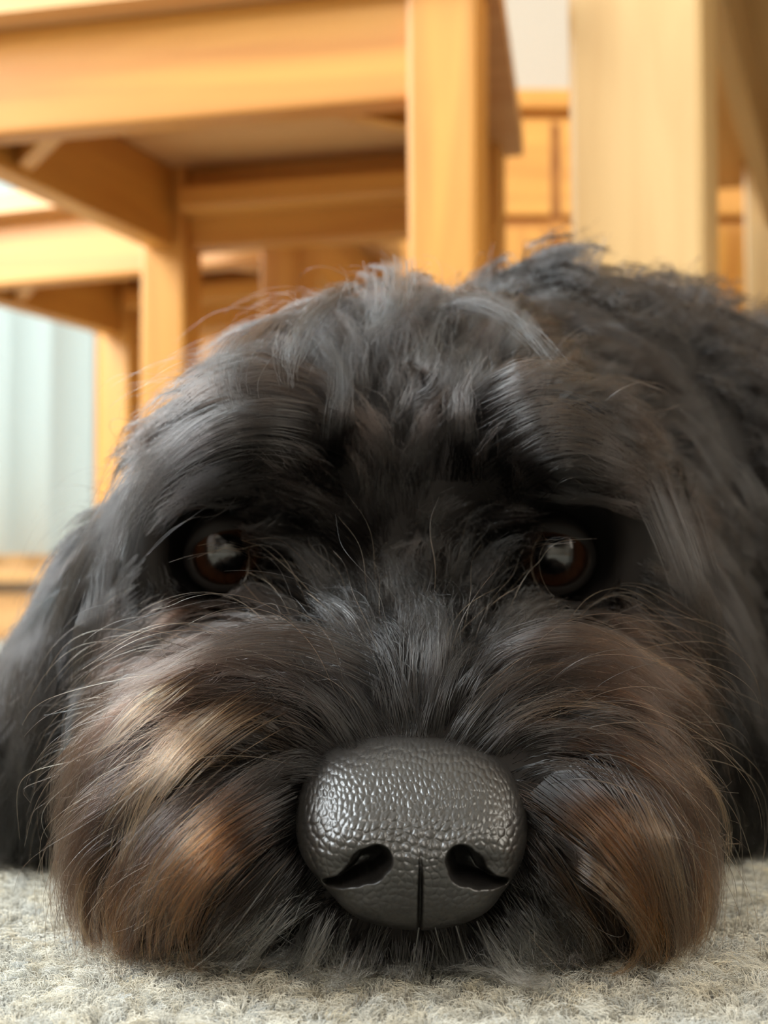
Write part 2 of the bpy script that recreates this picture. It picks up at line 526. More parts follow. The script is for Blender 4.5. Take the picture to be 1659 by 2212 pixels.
def surface_nets(lo, hi, h):
    n = [int(math.ceil((b - a) / h)) + 1 for a, b in zip(lo, hi)]
    ax = [lo[i] + h * np.arange(n[i]) for i in range(3)]
    G = np.stack(np.meshgrid(*ax, indexing='ij'), -1)
    D = np.empty(n)
    for i in range(0, n[0], 16):
        D[i:i + 16] = sdf(G[i:i + 16])
    s = D < 0
    c = [s[i:n[0] - 1 + i, j:n[1] - 1 + j, k:n[2] - 1 + k] for i in (0, 1) for j in (0, 1) for k in (0, 1)]
    cnt = sum(x.astype(np.int8) for x in c)
    act = (cnt > 0) & (cnt < 8)
    idx = -np.ones(act.shape, np.int64); idx[act] = np.arange(act.sum())
    ijk = np.argwhere(act)
    P = np.asarray(lo) + h * (ijk + 0.5)
    for _ in range(5):
        P = P - sdf_grad(P) * np.clip(sdf(P), -h * .5, h * .5)[:, None]
    F = []
    for a in range(3):
        b, cc = (a + 1) % 3, (a + 2) % 3
        s0 = np.take(s, range(n[a] - 1), a); s1 = np.take(s, range(1, n[a]), a)
        e = np.argwhere(s0 != s1)
        e = e[(e[:, b] > 0) & (e[:, cc] > 0) & (e[:, b] < n[b] - 1) & (e[:, cc] < n[cc] - 1)]
        flip = s0[tuple(e.T)]
        q = []
        for db, dc in ((-1, -1), (0, -1), (0, 0), (-1, 0)):
            t = e.copy(); t[:, b] += db; t[:, cc] += dc
            q.append(idx[tuple(t.T)])
        q = np.stack(q, 1)
        q[~flip] = q[~flip][:, ::-1]
        F.append(q)
    F = np.concatenate(F)
    return P, F[(F >= 0).all(1)]


skin_m, nt, b = new_mat('dark_skin')
b.inputs['Base Color'].default_value = (0.012, 0.010, 0.009, 1); b.inputs['Roughness'].default_value = 0.75
b.inputs['Specular IOR Level'].default_value = 0.15
DOG_V, DOG_F = surface_nets((-0.19, 0.235, -0.004), (0.50, 1.01, 0.212), 0.0045)
dog = from_np('dog', DOG_V, DOG_F, skin_m)
tag(dog, 'shaggy black dog with brown muzzle resting its chin on the grey carpet', 'dog')

# ------------------------------------------------------------------ nose: leathery, pebbled, with comma-shaped nostrils
NOSE_Y = 0.2535                      # foremost point
NS = NOSE_Y / F_PX * 1.055           # metres per photograph pixel near the nose
NC = (897.0, 1800.0)                 # nose centre on the photograph, used as the origin of the drawing below
NZ0 = CAM_H + (HORIZON - NC[1] - 12) / F_PX * NOSE_Y * 1.018
NX0 = (NC[0] - 829.5) / F_PX * NOSE_Y * 1.018
OUT = [(1138, 1745), (1137, 1806), (1120, 1866), (1088, 1915), (1058, 1960), (1008, 1988), (955, 2001), (907, 2006),
       (858, 2001), (806, 1990), (758, 1968), (722, 1928), (690, 1890), (657, 1848), (643, 1795), (645, 1728),
       (660, 1678), (700, 1636), (762, 1612), (830, 1600), (897, 1596), (965, 1600), (1030, 1614), (1085, 1640), (1122, 1688)]
_o = np.array([(x - NC[0], NC[1] - y) for x, y in OUT])
_th = np.arctan2(_o[:, 1], _o[:, 0]); _rr = np.hypot(_o[:, 0], _o[:, 1]); _k = np.argsort(_th)
_th, _rr = _th[_k], _rr[_k]


def nose_outline(t):
    tt = np.concatenate([_th - 2 * PI, _th, _th + 2 * PI]); r3 = np.tile(_rr, 3)
    fine = np.linspace(-PI - .6, PI + .6, 1200)
    rf = np.interp(fine, tt, r3)
    ker = np.hanning(61); ker /= ker.sum()
    rf = np.convolve(np.pad(rf, 30, 'edge'), ker, 'valid')
    return np.interp(t, fine, rf)


def seg_dist(u, v, pts):
    """distance minus a varying radius to a polyline of (x, y, r) on the photograph"""
    best = np.full(u.shape, 1e9)
    for (x0, y0, r0), (x1, y1, r1) in zip(pts[:-1], pts[1:]):
        ax, ay, bx_, by = x0 - NC[0], NC[1] - y0, x1 - NC[0], NC[1] - y1
        dx, dy = bx_ - ax, by - ay
        t = np.clip(((u - ax) * dx + (v - ay) * dy) / (dx * dx + dy * dy), 0, 1)
        d = np.hypot(u - ax - t * dx, v - ay - t * dy) - (r0 + (r1 - r0) * t)
        best = np.minimum(best, d)
    return best


def cells(u, v, su, sv, seed):
    """F1 and F2 distance of a jittered grid of leather grains"""
    x, y = u / su, v / sv
    ix, iy = np.floor(x), np.floor(y)
    f1 = np.full(u.shape, 9.0); f2 = np.full(u.shape, 9.0)
    for dx in (-1, 0, 1):
        for dy in (-1, 0, 1):
            cx, cy = ix + dx, iy + dy
            h1 = np.modf(np.sin(cx * 127.1 + cy * 311.7 + seed) * 43758.5453)[0]
            h2 = np.modf(np.sin(cx * 269.5 + cy * 183.3 + seed * 1.7) * 43758.5453)[0]
            d = np.hypot(x - cx - .5 - .42 * h1, y - cy - .5 - .42 * h2)
            f2 = np.minimum(f2, np.maximum(f1, d)); f1 = np.minimum(f1, d)
    return f1, f2


def gauss(u, v, x, y, rx, ry=None):
    ry = ry or rx
    return np.exp(-((u - (x - NC[0])) / rx) ** 2 - ((v - (NC[1] - y)) / ry) ** 2)


def sstep(a, b, x):
    t = np.clip((x - a) / (b - a), 0, 1)
    return t * t * (3 - 2 * t)


NT, NR = 520, 250
th = np.linspace(-PI, PI, NT, endpoint=False)
ro = nose_outline(th)
rho = np.concatenate([(np.linspace(0.004, 1, NR - 40)) ** 0.75, np.ones(40)])
k_back = np.concatenate([np.zeros(NR - 40), np.linspace(0, 1, 41)[1:]])
U = (rho[:, None] * ro[None]) * np.cos(th)[None]; Vv = (rho[:, None] * ro[None]) * np.sin(th)[None]
RHO = np.repeat(rho[:, None], NT, 1); KB = np.repeat(k_back[:, None], NT, 1)
h = -165.0 * (1 - np.sqrt(np.clip(1 - RHO ** 2.9, 0, 1)))                         # rounded front (pixels, towards the camera)
h = h - 0.42 * np.clip(Vv + 20, 0, None) - 0.0011 * np.clip(Vv, 0, None) ** 2     # the top slopes back to the bridge
h = h - 0.22 * np.clip(-Vv - 60, 0, None)                                         # the lip side slopes back too
NOSTRIL_L = [(818, 1828, 25), (800, 1841, 30), (774, 1861, 18), (744, 1878, 9), (714, 1886, 4)]
NOSTRIL_R = [(988, 1828, 25), (1000, 1846, 31), (1026, 1868, 18), (1055, 1880, 9), (1082, 1884, 4)]
dn = np.minimum(seg_dist(U, Vv, NOSTRIL_L), seg_dist(U, Vv, NOSTRIL_R))
for cx in (748, 1052):
    h = h + 20 * gauss(U, Vv, cx, 1822, 60, 46)                                   # wings
    h = h + 12 * gauss(U, Vv, cx + (30 if cx < 900 else -30), 1765, 90, 36)
h = h + 16 * gauss(U, Vv, 778, 1935, 60, 34) + 14 * gauss(U, Vv, 1020, 1932, 60, 34)  # lower shelves
h = h + 10 * gauss(U, Vv, 905, 1830, 45, 80)
h = h + 11 * np.exp(-(np.clip(dn, 0, None) / 22) ** 2)                             # raised nostril rims
h = h - 46 * gauss(U, Vv, 786, 1842, 46, 34) - 46 * gauss(U, Vv, 1018, 1844, 46, 34)   # the wings roll inwards
pit = sstep(10, -16, dn)
h = h - 120 * pit
low = sstep(1800, 1880, NC[1] - Vv)
h = h - (5 + 25 * low) * np.exp(-((U - 9) / 3.8) ** 2) * (0.15 + .85 * low) * sstep(1640, 1800, NC[1] - Vv)
# grains: small and upright at the top, rounder and larger in the middle, faint below
vy = NC[1] - Vv
wu = U + 5 * np.sin(Vv * .045 + 1.3); wv = Vv + 5 * np.sin(U * .04)
f1, f2 = cells(wu, wv, 11, 14, 3.1)
g1, g2 = cells(wu * 1.02 + 40, wv, 16.5, 15.5, 8.7)
mixv = sstep(1690, 1780, vy)
dome1 = .6 * np.clip((f2 - f1) * 2.0, 0, 1) + .6 * np.clip(1 - (f1 / .7) ** 2, 0, 1)
dome2 = .6 * np.clip((g2 - g1) * 2.0, 0, 1) + .6 * np.clip(1 - (g1 / .7) ** 2, 0, 1)
gr = (1 - mixv) * dome1 + mixv * dome2
amp = 3.1 * (1 - .5 * sstep(1830, 1930, vy)) * sstep(0, 24, dn) * (1 - sstep(.90, 1.0, RHO)) + 0.25
h = h + amp * gr
X = NX0 + U * NS
# rows of the rim run back into the muzzle and shrink a little
Y = NOSE_Y - h * NS + KB * 0.016
Z = NZ0 + Vv * NS * (1 - .10 * KB)
X = NX0 + (X - NX0) * (1 - .10 * KB)
Z = Z - 0
nv = np.stack([X, Y, Z], -1).reshape(-1, 3)
i0 = np.arange(NR - 1)[:, None] * NT; j0 = np.arange(NT)[None]
j1 = (j0 + 1) % NT
nf = np.stack([i0 + j0, i0 + NT + j0, i0 + NT + j1, i0 + j1], -1).reshape(-1, 4)
cap = nv[:NT].mean(0)
nv = np.vstack([nv, cap])
nose_m, nt, b = new_mat('nose_leather')
b.inputs['Base Color'].default_value = (0.015, 0.0135, 0.0125, 1)
b.inputs['Roughness'].default_value = 0.33
b.inputs['Specular IOR Level'].default_value = 0.55
b.inputs['Coat Weight'].default_value = 0.22; b.inputs['Coat Roughness'].default_value = 0.16
_tc = N(nt, 'ShaderNodeTexCoord'); _vn = N(nt, 'ShaderNodeTexNoise'); _vn.inputs['Scale'].default_value = 2600; _vn.inputs['Detail'].default_value = 3
_bp = N(nt, 'ShaderNodeBump'); _bp.inputs['Strength'].default_value = 0.25; _bp.inputs['Distance'].default_value = 0.0003
nt.links.new(_tc.outputs['Object'], _vn.inputs['Vector']); nt.links.new(_vn.outputs['Fac'], _bp.inputs['Height']); nt.links.new(_bp.outputs['Normal'], b.inputs['Normal'])
nose = from_np('nose', nv, nf, nose_m, dog)
_me = nose.data
_bm = bmesh.new(); _bm.from_mesh(_me); _bm.verts.ensure_lookup_table()
c_ = _bm.verts[NR * NT]
for j in range(NT):
    f_ = _bm.faces.new((_bm.verts[j], _bm.verts[(j + 1) % NT], c_)); f_.smooth = True
bmesh.ops.recalc_face_normals(_bm, faces=_bm.faces[:])
_bm.to_mesh(_me); _bm.free()
tag(nose, 'black leathery nose with two nostrils')

# ------------------------------------------------------------------ eyes
eye_m, nt, b = new_mat('eye')
_tc = N(nt, 'ShaderNodeTexCoord')
_sep = N(nt, 'ShaderNodeSeparateXYZ'); nt.links.new(_tc.outputs['Object'], _sep.inputs[0])
_dv = N(nt, 'ShaderNodeMath', operation='DIVIDE'); _dv.inputs[1].default_value = -EYE_RAD
nt.links.new(_sep.outputs['Y'], _dv.inputs[0])            # 1 at the centre of the pupil
_ac = N(nt, 'ShaderNodeMath', operation='ARCCOSINE'); nt.links.new(_dv.outputs[0], _ac.inputs[0])
_cr = N(nt, 'ShaderNodeValToRGB'); _mr = N(nt, 'ShaderNodeMath', operation='DIVIDE'); _mr.inputs[1].default_value = PI / 2
nt.links.new(_ac.outputs[0], _mr.inputs[0]); nt.links.new(_mr.outputs[0], _cr.inputs['Fac'])
e = _cr.color_ramp.elements
e[0].position = 0.0; e[0].color = (0.002, 0.002, 0.002, 1)
e[1].position = 1.0; e[1].color = (0.30, 0.26, 0.23, 1)
for pos_, col_ in ((0.26, (0.002, 0.002, 0.002, 1)), (0.31, (0.022, 0.009, 0.004, 1)), (0.50, (0.045, 0.017, 0.007, 1)),
                   (0.58, (0.02, 0.009, 0.005, 1)), (0.66, (0.03, 0.02, 0.016, 1)), (0.76, (0.22, 0.18, 0.16, 1))):
    q = e.new(pos_); q.color = col_
_nz = N(nt, 'ShaderNodeTexNoise'); _nz.inputs['Scale'].default_value = 900
_mm = N(nt, 'ShaderNodeMix', data_type='RGBA', blend_type='MULTIPLY'); _mm.inputs[0].default_value = 0.5
nt.links.new(_tc.outputs['Object'], _nz.inputs['Vector'])
nt.links.new(_cr.outputs['Color'], _mm.inputs[6]); nt.links.new(_nz.outputs['Fac'], _mm.inputs[7])
nt.links.new(_mm.outputs[2], b.inputs['Base Color'])
b.inputs['Roughness'].default_value = 0.25; b.inputs['Coat IOR'].default_value = 1.65; b.inputs['Coat Weight'].default_value = 1.0; b.inputs['Coat Roughness'].default_value = 0.01
b.inputs['Specular IOR Level'].default_value = 0.1
lid_m, nt, b = new_mat('eyelid_skin')
b.inputs['Base Color'].default_value = (0.008, 0.006, 0.005, 1); b.inputs['Roughness'].default_value = 0.6; b.inputs['Specular IOR Level'].default_value = 0.2


def make_eye(c, yaw, pitch, tilt):
    bm = bmesh.new()
    bmesh.ops.create_uvsphere(bm, u_segments=48, v_segments=32, radius=EYE_RAD)
    bmesh.ops.rotate(bm, verts=bm.verts[:], matrix=Matrix.Rotation(PI / 2, 3, 'X'))
    for v in bm.verts:                                     # the cornea bulges
        k = max(0.0, -v.co.y / EYE_RAD)
        v.co.y -= 0.0007 * max(0, (k - .80) / .20) ** 1.5 if k > .80 else 0
    o = from_bm('eye', bm, eye_m, dog, True)
    o.location = c; o.rotation_euler = (pitch, 0, yaw)
    # eyelids: a shell around the ball with an almond opening
    bm = bmesh.new(); rows = []
    nu, nvv = 64, 10
    for j in range(nvv + 1):
        row = []
        for i in range(nu):
            a = 2 * PI * i / nu
            op = 1.0 / math.sqrt((math.cos(a) / R(66)) ** 2 + (math.sin(a) / R(50 if math.sin(a) < 0 else 33)) ** 2)
            t = j / nvv
            ph = op + (R(104) - op) * t
            rr = EYE_RAD * (1.035 + 0.09 * math.sin(PI * min(1, t * 2.5)) + (0.02 if j else -.03))
            row.append(bm.verts.new((rr * math.sin(ph) * math.cos(a), -rr * math.cos(ph), rr * math.sin(ph) * math.sin(a))))
        rows.append(row)
    for j in range(nvv):
        for i in range(nu):
            k = (i + 1) % nu
            bm.faces.new((rows[j][i], rows[j][k], rows[j + 1][k], rows[j + 1][i]))
    bmesh.ops.recalc_face_normals(bm, faces=bm.faces[:])
    l = from_bm('eyelid', bm, lid_m, o, True)
    l.rotation_euler = (0, tilt, 0)
    return o


tag(make_eye(EYE_L, R(6), R(4), R(-14)), 'dark brown eye catching a bright window glint')
tag(make_eye(EYE_R, R(-3), R(4), R(10)))

# ------------------------------------------------------------------ fur
# Combing strokes read off the photograph: (length in metres, strand path from root to tip). Each stroke is laid onto the dog's surface; the
# growth direction anywhere on the dog is blended from the strokes near it.
S = []


def comb(length, *pts):
    S.append((length, pts))


# moustache, left side of the photograph
comb(.044, (868, 1555), (820, 1460), (720, 1395), (560, 1370), (420, 1385), (300, 1450), (220, 1540))
comb(.048, (860, 1585), (780, 1500), (650, 1450), (480, 1450), (330, 1520), (215, 1640), (140, 1760))
comb(.050, (800, 1590), (680, 1530), (520, 1520), (380, 1600), (270, 1720), (205, 1850), (185, 1980))
comb(.050, (720, 1610), (600, 1590), (470, 1640), (360, 1750), (285, 1880), (250, 2010), (250, 2090))
comb(.046, (650, 1680), (560, 1690), (440, 1760), (350, 1870), (295, 1980), (280, 2080))
comb(.042, (636, 1760), (540, 1790), (440, 1860), (370, 1960), (350, 2050), (380, 2120))
comb(.036, (648, 1840), (570, 1870), (480, 1930), (420, 2020), (405, 2090), (435, 2140))
comb(.024, (690, 1910), (610, 1940), (540, 1990), (480, 2060), (460, 2120))
comb(.046, (430, 1370), (300, 1450), (190, 1590), (120, 1720), (95, 1850), (95, 1980))
comb(.044, (330, 1560), (200, 1690), (130, 1840), (110, 1970), (135, 2060))
# moustache, right side
comb(.044, (920, 1555), (965, 1460), (1060, 1390), (1200, 1345), (1340, 1365), (1440, 1435), (1500, 1530))
comb(.048, (932, 1585), (1010, 1500), (1140, 1440), (1290, 1460), (1410, 1550), (1490, 1680), (1540, 1800))
comb(.050, (985, 1595), (1090, 1535), (1220, 1540), (1340, 1620), (1430, 1740), (1480, 1880), (1490, 2000))
comb(.050, (1070, 1615), (1170, 1630), (1280, 1690), (1370, 1790), (1430, 1910), (1445, 2030), (1420, 2110))
comb(.046, (1135, 1690), (1220, 1735), (1310, 1820), (1380, 1920), (1410, 2030), (1370, 2110))
comb(.042, (1145, 1780), (1230, 1835), (1310, 1920), (1365, 2010), (1340, 2090))
comb(.032, (1115, 1870), (1200, 1920), (1270, 1990), (1300, 2060))
comb(.022, (1080, 1930), (1140, 1970), (1200, 2040), (1220, 2110))
comb(.044, (1330, 1375), (1430, 1470), (1510, 1600), (1560, 1720), (1575, 1830))
comb(.042, (1390, 1600), (1470, 1720), (1525, 1850), (1525, 1960))
# chin
for x0, x1 in ((760, 690), (800, 760), (840, 820), (880, 868), (920, 925), (960, 985), (1000, 1045), (1040, 1110)):
    comb(.017, (x0, 1995), ((x0 + x1) / 2, 2060), (x1, 2140))
comb(.020, (700, 1955), (640, 2030), (590, 2110))
# bridge of the nose: a fountain rising from the nose
comb(.013, (885, 1600), (870, 1530), (840, 1450), (790, 1370), (730, 1300))
comb(.013, (897, 1600), (895, 1500), (897, 1400), (900, 1300))
comb(.013, (910, 1600), (935, 1520), (985, 1420), (1050, 1330))
comb(.012, (760, 1350), (680, 1290), (590, 1240), (520, 1230))
comb(.012, (1040, 1350), (1100, 1290), (1160, 1260), (1220, 1255))
comb(.012, (830, 1300), (800, 1200), (780, 1110), (745, 1030))
comb(.013, (900, 1290), (905, 1180), (890, 1080), (870, 990))
comb(.013, (970, 1280), (995, 1180), (1000, 1080), (990, 1000))
comb(.011, (740, 1240), (660, 1160), (600, 1110), (560, 1090))
comb(.011, (1040, 1240), (1080, 1180), (1130, 1140), (1160, 1130))
# forehead and brows
comb(.036, (720, 1050), (712, 950), (722, 850), (715, 760), (690, 690))
comb(.036, (800, 1060), (795, 940), (800, 830), (780, 740), (760, 670))
comb(.036, (865, 1060), (868, 940), (872, 830), (885, 740), (880, 660))
comb(.036, (930, 1060), (935, 940), (930, 830), (945, 740), (950, 660))
comb(.036, (990, 1060), (1000, 940), (1005, 840), (1020, 750))
comb(.034, (780, 930), (680, 860), (560, 840), (430, 880), (330, 970))
comb(.034, (740, 870), (630, 800), (510, 780), (400, 830), (320, 910))
comb(.032, (740, 990), (620, 940), (480, 960), (360, 1030), (290, 1110))
comb(.026, (380, 1080), (320, 1150), (275, 1240), (250, 1340))
comb(.032, (960, 900), (1050, 820), (1160, 775), (1270, 810))
comb(.032, (1010, 960), (1110, 890), (1230, 870), (1320, 920))
comb(.030, (1060, 1030), (1180, 960), (1300, 980), (1390, 1040))
comb(.028, (1290, 1140), (1390, 1180), (1460, 1260), (1500, 1350))
# crown
comb(.040, (720, 830), (650, 760), (560, 735), (470, 790))
comb(.040, (800, 800), (770, 700), (700, 640), (620, 680))
comb(.036, (870, 780), (850, 680), (830, 600))
comb(.040, (950, 760), (1000, 680), (1090, 650), (1180, 720))
comb(.036, (960, 640), (1030, 590), (1120, 600))
# ears
comb(.050, (430, 870), (340, 940), (250, 1060), (180, 1180), (110, 1300), (60, 1450), (45, 1600), (55, 1740))
comb(.050, (300, 1060), (235, 1180), (195, 1320), (170, 1450), (140, 1600), (120, 1740))
comb(.050, (200, 1150), (110, 1300), (40, 1430), (15, 1600), (25, 1740))
comb(.050, (1330, 950), (1420, 1060), (1480, 1200), (1530, 1350), (1560, 1500), (1575, 1650), (1585, 1780))
comb(.050, (1450, 1150), (1520, 1300), (1570, 1450), (1600, 1600), (1605, 1740))
# cheeks under the eyes
comb(.022, (560, 1300), (450, 1300), (350, 1320), (270, 1380))
comb(.022, (1190, 1300), (1300, 1290), (1400, 1320), (1470, 1400))


def lay(pts_px, off=0.004):
    """points on the dog's surface (or nearest to it) under pixels of the photograph"""
    o = np.array([0, 0, CAM_H])
    D = np.array([(pix(x, y, 1.0) - o) for x, y in pts_px]); D /= np.linalg.norm(D, axis=1)[:, None]
    t = np.full(len(D), 0.20); best = np.full(len(D), 9.0); tb = t.copy(); hit = np.zeros(len(D), bool)
    for _ in range(140):
        s = sdf(o + D * t[:, None]) - off
        m = (s < best) & ~hit; best[m] = s[m]; tb[m] = t[m]
        hit |= s < 2e-4
        t = t + np.where(hit, 0, np.clip(s * .8, 2e-4, .02))
        if t.min() > 0.7:
            break
    return o + D * np.where(hit, t, tb)[:, None]


_gp, _gt, _gl = [], [], []
for L_, pts in S:
    q = np.array(pts, float)
    # resample the stroke on the photograph, then lay it on the dog
    cum = np.concatenate([[0], np.cumsum(np.hypot(*np.diff(q, axis=0).T))])
    u = np.linspace(0, cum[-1], max(6, int(cum[-1] / 45)))
    q = np.stack([np.interp(u, cum, q[:, 0]), np.interp(u, cum, q[:, 1])], 1)
    P3 = lay(q)
    for _ in range(2):                          # smooth out depth jumps
        P3[1:-1] = .25 * P3[:-2] + .5 * P3[1:-1] + .25 * P3[2:]
    T3 = np.gradient(P3, axis=0); T3 /= np.linalg.norm(T3, axis=1)[:, None] + 1e-9
    _gp.append(P3); _gt.append(T3); _gl.append(np.full(len(P3), L_))
GP, GT, GL = np.concatenate(_gp), np.concatenate(_gt), np.concatenate(_gl)


def field(p, sig=0.011):
    """growth direction and length near p, from the strokes and a default that lies back and hangs down"""
    out = np.empty_like(p); ln = np.empty(len(p)); near = np.empty(len(p))
    for a in range(0, len(p), 4000):
        q = p[a:a + 4000]
        d2 = ((q[:, None, :] - GP[None]) ** 2).sum(-1)
        w = np.exp(-d2 / (2 * sig * sig))
        ws = w.sum(1)
        base = np.zeros_like(q)
        base[:, 0] = np.clip((q[:, 0] - 0.10) * 3, -.5, .5) * (q[:, 1] > .44) + np.sign(q[:, 0] - .004) * .35 * (q[:, 1] < .44)
        base[:, 1] = .55; base[:, 2] = -.8
        w0 = 0.05
        out[a:a + 4000] = (w @ GT + w0 * base) / (ws + w0)[:, None]
        ln[a:a + 4000] = (w @ GL + w0 * .026) / (ws + w0)
        near[a:a + 4000] = ws / (ws + w0)
    return out / (np.linalg.norm(out, axis=1)[:, None] + 1e-9), ln, near


# roots: scattered over the skin by area
_tri = np.concatenate([DOG_F[:, [0, 1, 2]], DOG_F[:, [0, 2, 3]]])
_ta, _tb, _tc3 = DOG_V[_tri[:, 0]], DOG_V[_tri[:, 1]], DOG_V[_tri[:, 2]]
_area = np.linalg.norm(np.cross(_tb - _ta, _tc3 - _ta), axis=1) / 2
_cen = (_ta + _tb + _tc3) / 3


def region_of(p):
    """0 moustache and chin, 1 head, 2 ears, 3 coat"""
    x, y, z = p.T
    r = np.full(len(p), 3)
    head = (y < .452) & (np.abs(x - .004) < .078)
    r[head] = 1
    r[(y < .452) & ((x < -.064) | (x > .069)) & (np.abs(x) < .128) & (z > .006)] = 2
    r[(y < .338) & (z < .066 + (y - .30) * .35)] = 0
    r[(x < -.10) & (y > .402) & (z < .045)] = 3
    r[(x > .125)] = 3
    return r


_reg = region_of(_cen)
_nrm = np.cross(_tb - _ta, _tc3 - _ta); _nrm /= np.linalg.norm(_nrm, axis=1)[:, None] + 1e-12


def roots(reg, n):
    w = _area * (_reg == reg)
    if reg == 3:
        w = w * np.where(_cen[:, 1] > .72, .35, 1.0)
        w = w * np.where(_cen[:, 2] < .012, .2, 1.0)
    else:
        w = w * np.where(_cen[:, 1] > .43, .5, 1.0)
    i = RNG.choice(len(_area), n, p=w / w.sum())
    a, b_ = RNG.random(n), RNG.random(n)
    f = a + b_ > 1; a[f], b_[f] = 1 - a[f], 1 - b_[f]
    p = _ta[i] + a[:, None] * (_tb[i] - _ta[i]) + b_[:, None] * (_tc3[i] - _ta[i])
    keep = np.ones(n, bool)
    keep &= ~((((p[:, 0] - NX0) / .0190) ** 2 + ((p[:, 2] - NZ0) / .0155) ** 2 < 1) & (p[:, 1] < .285))
    for e_ in (EYE_L, EYE_R):
        keep &= np.linalg.norm(p - e_, axis=1) > .0128
        sg = np.sign(e_[0] - .0015)             # no fur above and outside each eye; bare dark skin stands in for shade
        q = (p - (e_ + np.array([sg * .007, 0, .009]))) / np.array([.021, .03, .0165])
        keep &= np.linalg.norm(q, axis=1) > RNG.uniform(.85, 1.05, n)
    return p[keep]


def eye_gap(p, e_):
    """offset of points from the axis of the clear, trimmed gap in front of an eye"""
    sg = np.sign(e_[0] - .0015)
    a = e_ + np.array([sg * .0048, 0, -.0012]); b_ = a + np.array([-sg * .0035, -.034, -.002])
    ab = b_ - a
    t = np.clip(((p - a) @ ab) / (ab @ ab), 0, 1)
    v = p - (a + t[..., None] * ab)
    return v, np.linalg.norm(v, axis=-1)


def trim(ks, gi):
    """drop strands that would cross the gap in front of the eyes"""
    bad = np.zeros(len(ks), bool)
    for e_ in (EYE_L, EYE_R):
        _, d = eye_gap(ks, e_)
        bad |= (d < .0088).any(1)
    bad &= RNG.random(len(ks)) < .96
    return ks[~bad], gi[~bad]


def grow(reg, n, K, lift, wave, wave_f, layer, grav):
    p0 = roots(reg, n); n = len(p0)
    nr = sdf_grad(p0)
    d0, L0, near = field(p0)
    if reg == 3:
        L0 = L0 * .75
    for e_ in (EYE_L, EYE_R):
        L0 = L0 * np.clip((np.linalg.norm(p0 - e_, axis=1) - .009) / .012, .25, 1)
    L0 = L0 * RNG.uniform(.8, 1.12, n)
    if reg == 1:
        L0 = L0 * np.where((np.abs(p0[:, 0] - .004) > .04) & (p0[:, 2] > .095), .7, 1.0)
    H = layer * RNG.random(n) ** 1.3
    if reg == 1:                                # smooth curtains over the brows, wavier on the crown
        bw_ = (p0[:, 1] < .385) & (p0[:, 2] > .080) & (np.abs(p0[:, 0] - .004) > .012)
        wave = np.where(bw_, .06, wave)[:, None]
        grav = np.where(bw_, .05, grav)[:, None]
        lift = np.where((np.abs(p0[:, 0] - .004) < .022) & (p0[:, 1] < .375), .6, lift)
    lift = np.broadcast_to(lift, (n,))
    st = np.empty((n, K, 3)); st[:, 0] = p0 - nr * .0008
    ph = RNG.uniform(0, 2 * PI, (n, 2)); fr = wave_f * RNG.uniform(.7, 1.4, n)
    p = st[:, 0].copy()
    g = np.array([0, 0, -1.0])
    for k in range(1, K):
        t = k / (K - 1)
        d, _, _ = field(p)
        nn = sdf_grad(p)
        d = d - nn * (d * nn).sum(1)[:, None] * .6
        d /= np.linalg.norm(d, axis=1)[:, None] + 1e-9
        side = np.cross(d, nn)
        tt = t * fr * 2 * PI
        d = d + nn * (lift * (1 - t) ** 2 * (.3 + H / max(layer, 1e-9)))[:, None] + g * grav * t
        d = d + wave * (side * np.sin(tt + ph[:, 0])[:, None] + .6 * nn * np.sin(tt * 1.1 + ph[:, 1])[:, None])
        d /= np.linalg.norm(d, axis=1)[:, None] + 1e-9
        p = p + d * (L0 / (K - 1))[:, None]
        s = sdf(p); want = H * (1 - math.exp(-4 * t)) + .0006
        push = np.clip(want - s, 0, None)
        p = p + nn * push[:, None]
        for e_ in (EYE_L, EYE_R):               # strands keep clear of the eyeballs
            v = p - (e_ + np.array([0, -.005, .001])); dd = np.linalg.norm(v, axis=1)
            m = dd < .0145
            p[m] += v[m] / dd[m][:, None] * (.0145 - dd[m])[:, None] * .8
        for e_ in (EYE_L, EYE_R):
            v, dd = eye_gap(p, e_); m = dd < .0098
            p[m] += v[m] / (dd[m][:, None] + 1e-9) * (.0098 - dd[m])[:, None]
        v = (p - np.array([NX0, .262, NZ0])) / np.array([.0212, .018, .0172])   # and of the nose
        dd = np.linalg.norm(v, axis=1); m = dd < 1
        p[m] = np.array([NX0, .262, NZ0]) + (v[m] / dd[m][:, None]) * np.array([.0212, .018, .0172])
        p[:, 2] = np.maximum(p[:, 2], .0035 + .003 * RNG.random(n))
        st[:, k] = p
    return st, nr


def bundle(st, size, amount, power):
    """neighbouring strands gather into locks"""
    n, K = st.shape[:2]
    m = max(4, n // size)
    c = RNG.choice(n, m, replace=False)
    own = np.empty(n, int)
    for a in range(0, n, 2000):
        d = ((st[a:a + 2000, None, 0] - st[None, c, 0]) ** 2).sum(-1) + .4 * ((st[a:a + 2000, None, K // 2] - st[None, c, K // 2]) ** 2).sum(-1)
        own[a:a + 2000] = c[d.argmin(1)]
    t = np.linspace(0, 1, K) ** power
    am = amount * RNG.uniform(.5, 1.1, n)
    return st + (st[own] - st) * np.clip(am[:, None] * t[None], 0, .97)[..., None], own


